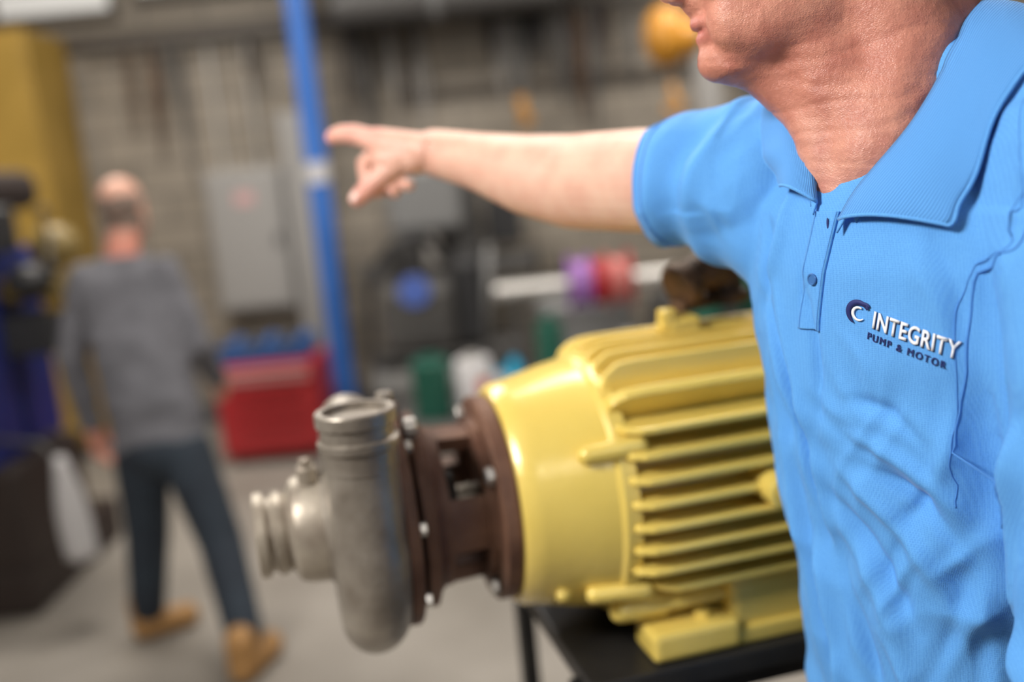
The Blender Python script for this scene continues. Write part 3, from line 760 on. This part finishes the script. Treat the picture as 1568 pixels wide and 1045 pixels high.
M_orange=mat('orange_enamel',(.50,.22,.02),.4)
M_whitep=mat('white_plastic',(.58,.57,.58),.5)
M_brown=mat('dark_brown_iron',(.03,.02,.017),.6,.2)
M_cyan=mat('cyan_plastic',(.02,.40,.65),.4)

e=empty('electrical_panel')
box('case',(-1.665,6.72,1.24),(.50,.15,.94),M_grayp,e,.01); box('door',(-1.665,6.635,1.24),(.44,.02,.88),M_grayp,e,.006)
box('latch',(-1.47,6.615,1.24),(.02,.03,.08),M_black,e,.003); box('label',(-1.66,6.622,1.52),(.12,.004,.08),mat('pink_label',(.6,.35,.35),.6),e,0)
for x in(-1.8,-1.55): cyl('conduit',(x,6.765,1.71),(x,6.765,2.56),.014,M_silver,e)
e=empty('electrical_trunking')
box('cover',(-1.27,6.71,1.215),(.24,.15,1.65),M_grayp,e,.008); box('lid',(-1.27,6.625,1.215),(.2,.02,1.6),M_grayp,e,.004)
e=empty('yellow_storage_cabinet')
box('body',(-3.32,6.45,1.36),(1.24,.6,2.56),M_must,e,.01)
box('door_l',(-3.62,6.135,1.36),(.58,.03,2.4),M_must,e,.006); box('door_r',(-3.01,6.135,1.36),(.58,.03,2.4),M_must,e,.006)
box('handle',(-3.28,6.10,1.3),(.02,.04,.2),M_black,e,.004); box('plinth',(-3.32,6.45,.04),(1.2,.56,.08),M_black,e,.004)
# jib crane
PX,PY=-1.085,6.2
e=empty('jib_crane')
rev('mast',[(0,.068),(4.1,.068)],(PX,PY,.02),(0,0,1),M_blue,e,32)
box('base_plate',(PX,PY,.012),(.24,.24,.024),M_blue,e,.003)
for k in range(4):
    a=k*math.pi/2+.785; box('gusset',(PX+.08*math.cos(a),PY+.08*math.sin(a),.09),(.06,.012,.13),M_blue,e,.002,(V((math.cos(a),math.sin(a),0)),V((-math.sin(a),math.cos(a),0)),up))
box('bracket',(PX,PY,2.80),(.24,.2,.14),M_blue,e,.01)
box('boom_web',(PX+1.0,PY,2.98),(2.2,.02,.2),M_blue,e,.003); box('boom_top',(PX+1.0,PY,3.08),(2.2,.14,.02),M_blue,e,.003); box('boom_bottom',(PX+1.0,PY,2.88),(2.2,.14,.02),M_blue,e,.003)
box('knee',(PX+.19,PY,2.82),(.2,.1,.1),M_blue,e,.006)
rev('mast_label',[(0,.0685),(0,.071),(.12,.071),(.12,.0685)],(PX,PY,1.575),(0,0,1),M_whitep,e,32)
# red tool chest
e=empty('red_tool_chest')
box('body',(-1.42,5.8,.32),(.60,.42,.54),M_red,e,.012)
for i,(z,h) in enumerate([(.53,.08),(.435,.08),(.33,.1),(.18,.17)]):
    box('drawer',(-1.42,5.585,z),(.57,.02,h),M_red,e,.005); box('pull',(-1.42,5.568,z+h/2-.02),(.5 if i==0 else .4,.02,.016),M_silver if i==0 else M_red,e,.003)
box('name_strip',(-1.42,5.57,.505),(.5,.012,.03),mat('pinkish_strip',(.55,.25,.25),.5),e,.002)
for x in(-1.66,-1.18):
    for y in(5.65,5.95): cyl('caster',(x-.012,y,.028),(x+.012,y,.028),.027,M_black,e,20)
e=empty('blue_tote_box',(-1.43,5.78,.592))
for sx in(-1,1): box('side',(sx*.25,0,.05),(.012,.30,.10),M_blue2,e,.003)
for sy in(-1,1): box('end',(0,sy*.145,.05),(.50,.012,.10),M_blue2,e,.003)
box('bottom',(0,0,.007),(.5,.29,.012),M_blue2,e,.002)
for sy in(-1,1): box('rim',(0,sy*.152,.095),(.53,.02,.018),M_blue2,e,.003)
for k in range(5): cyl('part',(-.2+.1*k,-.1,.06+.02*(k%2)),(-.18+.1*k,.1,.11),.03,M_grayd if k%2 else M_blue2,e,14)
# dark wheeled compressor
e=empty('air_compressor',(-.44,5.5,0))
M_blk2=mat('charcoal_enamel',(.045,.043,.042),.5,0,(.08,.076,.072),4)
cyl('tank',(-.36,0,.36),(.34,0,.36),.20,M_blk2,e,36)
box('deck',(0,0,.585),(.62,.30,.03),M_blk2,e,.006)
box('motor_cowl',(-.05,0,.80),(.42,.30,.40),M_blk2,e,.07)
box('belt_guard',(.24,-.02,.86),(.16,.22,.50),M_black,e,.05)
for k in range(5): box('cylinder_fin',(-.12,0,1.02+.035*k),(.20,.18,.012),M_grayd,e,.003)
cyl('cylinder_head',(-.12,0,.98),(-.12,0,1.22),.07,M_grayd,e)
tube('air_hose',hermite([(.1,-.02,1.1),(.0,-.1,1.24),(-.16,-.12,1.20),(-.30,-.1,1.0),(-.34,-.05,.55)],20),.02,M_black,e)
tube('handle',[(.30,-.16,.6),(.36,-.16,1.15),(.36,.16,1.15),(.30,.16,.6)],.016,M_graym,e)
cyl('round_badge',(-.06,-.165,.95),(-.06,-.148,.95),.085,M_blue3,e,32)
for sx in(-.26,.24):
    for sy in(-.17,.17):
        cyl('wheel',(sx,sy-.025,.10),(sx,sy+.025,.10),.097,M_black,e,28)
    cyl('axle',(sx,-.18,.10),(sx,.18,.10),.014,M_silver,e,12); box('leg',(sx,0,.16),(.05,.20,.14),M_blk2,e,.006)
# grey machine behind it
e=empty('milling_machine')
box('base',(-.35,6.3,.25),(.9,.6,.5),M_grayd,e,.02); box('column',(-.35,6.42,.95),(.46,.36,1.1),M_grayd,e,.03)
box('table',(-.35,6.2,.98),(1.05,.3,.10),M_grayd,e,.01); box('head_casing',(-.44,6.15,1.42),(.44,.5,.40),M_graym,e,.05)
cyl('spindle',(-.42,6.0,1.02),(-.42,6.0,1.22),.05,M_silver,e); cyl('handwheel',(.18,6.2,.98),(.21,6.2,.98),.09,M_black,e)
box('control_box',(.02,6.3,1.25),(.22,.2,.3),M_black,e,.01)
# bench with reels
e=empty('parts_bench')
box('top',(.52,4.55,.43),(2.2,.6,.04),M_grayd,e,.005)
for x in(-.5,1.54):
    for y in(4.3,4.8): box('leg',(x,y,.205),(.05,.05,.41),M_grayd,e,.003)
e=empty('wire_spool_rack',(0,4.66,.45))
for x in(.04,.74): 
    box('upright',(x,0,.28),(.03,.04,.56),M_grayd,e,.003); box('foot',(x,0,.011),(.05,.2,.02),M_grayd,e,.003)
cyl('rod',(-.06,0,.54),(.80,0,.54),.038,M_silver,e)
for x,m in((.30,M_purple),(.385,M_purple),(.47,M_red),(.575,M_red)): cyl('spool_flange',(x-.008,0,.54),(x+.008,0,.54),.135,m,e,36)
for x,m in((.345,mat('violet_wire',(.40,.2,.50),.5)),(.43,M_red),(.52,mat('pink_wire',(.6,.2,.18),.5))): cyl('winding',(x-.035,0,.54),(x+.035,0,.54),.105,m,e,36)
def can(name,x,y,z,r,h,m,m2=None):
    e=empty(name,(x,y,z))
    rev('body',[(0,r*.95),(.004,r),(h*.9,r),(h*.93,r*.93),(h*.93,r*.5)],(0,0,.001),(0,0,1),m,e,28)
    rev('cap',[(0,r*.5),(h*.1,r*.48),(h*.11,r*.3)],(0,0,h*.91),(0,0,1),m2 or m,e,20)
can('green_canister',-.39,4.52,.45,.09,.29,M_green); can('steel_canister',-.19,4.5,.45,.082,.28,M_whitep,M_silver)
can('spray_can',-.07,4.36,.45,.033,.22,M_whitep,M_cyan); can('spray_can',.0,4.36,.45,.033,.27,M_cyan,M_cyan); can('spray_can',-.14,4.33,.45,.030,.2,M_red,M_orange)
can('green_canister',.17,4.4,.45,.06,.44,M_green); can('steel_canister',.32,4.40,.45,.07,.3,M_graym); can('steel_canister',.52,4.40,.45,.07,.33,M_grayp)
can('oil_drum',.42,5.6,0,.28,.86,M_graym); can('oil_drum',1.05,5.5,0,.28,.86,M_grayd)
e=empty('green_pump_motor',(1.3,4.6,.45))
rev('frame',[(-.24,.1),(-.22,.17),(.16,.17),(.22,.12)],(0,0,.5),X,M_green,e,40); box('pedestal',(0,0,.17),(.3,.26,.34),M_green,e,.02); box('terminal_box',(.0,-.02,.68),(.14,.14,.08),M_green,e,.01)
for k in range(12):
    a=2*math.pi*k/12; box('fin',(-.02,.18*math.cos(a),.5+.18*math.sin(a)),(.32,.012,.04),M_green,e,.002,(V((1,0,0)),V((0,-math.sin(a),math.cos(a))),V((0,math.cos(a),math.sin(a)))))
e=empty('green_gas_bottle',(.92,4.6,.45)); rev('body',[(0,.07),(.005,.075),(.5,.075),(.58,.05),(.6,.025),(.66,.025)],(0,0,0),(0,0,1),M_green,e,28); cyl('valve',(0,-.03,.67),(0,.04,.67),.018,M_silver,e)
# hoist
e=empty('chain_hoist')
box('hook_mount',(1.1,6.0,3.30),(.12,.12,1.8),M_grayd,e,.01)
mk('gear_housing',*ell((1.07,6.0,2.22),(.14,.12,.18)),M_orange,e); cyl('motor_housing',(1.02,6.0,2.20),(1.24,6.0,2.20),.11,M_orange,e,32); cyl('neck',(1.1,6,2.3),(1.1,6,2.42),.04,M_grayd,e)
tube('load_chain',[(1.08,6,2.2),(1.08,6,1.95)],.012,M_silver,e); cyl('chain_bucket',(1.30,6.0,1.70),(1.28,6.0,2.10),.09,M_grayp,e,28)
tube('hook',[(1.08,6,1.95),(1.08,6,1.88),(1.13,6,1.83),(1.08,6,1.78),(1.03,6,1.82)],.022,M_orange,e)
e=empty('hanging_slings')
random.seed(9)
cyl('rail',(-2.6,6.69,2.54),(3.4,6.69,2.54),.016,M_grayd,e)
cols=[M_grayd,M_brown,M_graym,M_grayp,M_black,M_rust2,M_grayd,M_grayp]
for x in [-2.3,-2.15,-2.05,-1.98,-1.5,-.9,-.85,-.78,-.68,-.6,-.5,-.42,.05,.1,.15,.22,.3,.35,.42,.5,.56,.62,.7,.74,.8,.95,1.5,1.6,1.72,1.9,2.1,2.3,2.5]:
    L_=random.uniform(.3,.9); m=random.choice(cols); w_=random.uniform(.012,.03)
    tube('sling',[(x,6.69,2.54),(x-w_,6.68,2.54-L_*.5),(x,6.67,2.54-L_),(x+w_,6.68,2.54-L_*.5),(x+.01,6.69,2.54)],random.uniform(.009,.018),m,e,8)
tube('orange_hook',[(.21,6.62,2.0),(.21,6.62,1.9),(.26,6.62,1.85),(.19,6.62,1.82)],.032,M_orange,e)
e=empty('air_duct'); cyl('pipe',(-.9,6.38,2.62),(.5,6.38,2.62),.13,M_grayd,e,28); cyl('joint',(-.3,6.38,2.62),(-.24,6.38,2.62),.145,M_graym,e,28)
for x in (-.7,.2): box('strap',(x,6.38,3.45),(.03,.01,1.5),M_black,e,.002)
e=empty('storage_rack')
for x in(1.7,3.4):
    for y in(6.2,6.6): box('upright',(x,y,1.0),(.06,.06,2.0),M_grayd,e,.004)
for z in(.3,.9,1.5): box('shelf',(2.55,6.4,z),(1.76,.5,.04),M_grayd,e,.004)
for k,(x,z,m) in enumerate([(1.9,.92,M_rust2),(2.2,.92,M_green),(2.5,.92,M_grayp),(3.0,.92,M_brown),(1.9,1.52,M_grayp),(2.3,1.52,M_brown),(2.8,1.52,M_green),(1.9,.32,M_brown),(2.5,.32,M_grayd)]):
    rev('stored_motor',[(-.12,.05),(-.11,.1),(.1,.11),(.13,.07)],(x,6.4,z+.12),X,m,e,24); box('stored_motor_foot',(x,6.4,z+.02),(.18,.18,.03),m,e,.003)
# left machine (drill press)
e=empty('radial_drill_press')
box('base',(-2.35,4.15,.10),(.8,.9,.2),M_brown,e,.02)
box('pedestal',(-2.24,4.0,.40),(.6,.6,.42),M_brown,e,.03)
box('column_casting',(-2.24,4.3,1.0),(.34,.34,.85),M_navyp,e,.03)
box('side_guard',(-2.12,3.86,.93),(.20,.30,.82),M_navyp,e,.03)
cyl('column',(-2.2,4.3,1.4),(-2.2,4.3,2.1),.07,M_grayd,e)
box('head_casting',(-2.12,4.1,1.66),(.36,.5,.16),M_brown,e,.06)
cyl('gear_cover',(-2.0,3.95,1.42),(-2.0,3.95,1.6),.10,M_black,e)
mo=mat('ochre_iron',(.20,.14,.04),.5)
cyl('quill',(-1.86,4.10,1.16),(-1.86,4.10,1.5),.04,M_must,e)
mk('gear_housing',*ell((-1.82,4.10,1.42),(.10,.09,.09)),mo,e); mk('motor_bulb',*ell((-1.90,4.0,1.30),(.09,.09,.07)),M_black,e)
box('cross_slide',(-1.92,4.15,1.26),(.3,.25,.10),mo,e,.03)
box('work_table',(-1.93,4.1,1.08),(.22,.3,.16),M_black,e,.01)
for k in range(3):
    a=k*2.09; tube('feed_handle',[(-1.80,4.0,1.45),(-1.78,4.0+.13*math.cos(a),1.45+.13*math.sin(a))],.009,M_grayd,e); mk('knob',*ell((-1.77,4.0+.13*math.cos(a),1.45+.13*math.sin(a)),(.02,.02,.02)),M_black,e)
# white rag
e=empty('white_rag_bag')
R=[]
for i in range(12):
    k=i/11; z=.66-.40*k; r=.02+.036*math.sin(min(k*1.4,1)*math.pi/2)
    R.append([V((-1.73+.03*k+r*(1+.18*math.sin(5*a+k*3))*math.cos(a),3.62+r*(1+.18*math.cos(4*a))*math.sin(a),z)) for a in [2*math.pi*j/24 for j in range(24)]])
mk('cloth',*loft(R),M_whitep,e); tube('tie',[(-1.73,3.62,.64),(-1.80,3.64,.71),(-2.03,3.72,.73)],.010,M_grayd,e)

# ------------------------------------------------------------ camera
p=math.radians(10); r=math.radians(5.5)
Fv=V((0,math.cos(p),-math.sin(p))); U0=V((0,math.sin(p),math.cos(p))); R0=V((1,0,0))
Rv=R0*math.cos(r)-U0*math.sin(r); Uv=U0*math.cos(r)+R0*math.sin(r)
cam=bpy.data.cameras.new('camera'); cam.lens=35; cam.sensor_width=36; cam.clip_start=.02
cam.dof.use_dof=True; cam.dof.focus_distance=.87; cam.dof.aperture_fstop=1.45
co_=bpy.data.objects.new('camera',cam); COL.objects.link(co_)
m3=Matrix((Rv,Uv,-Fv)).transposed()
co_.matrix_world=Matrix.Translation((0,0,1.57))@m3.to_4x4()
SC.camera=co_
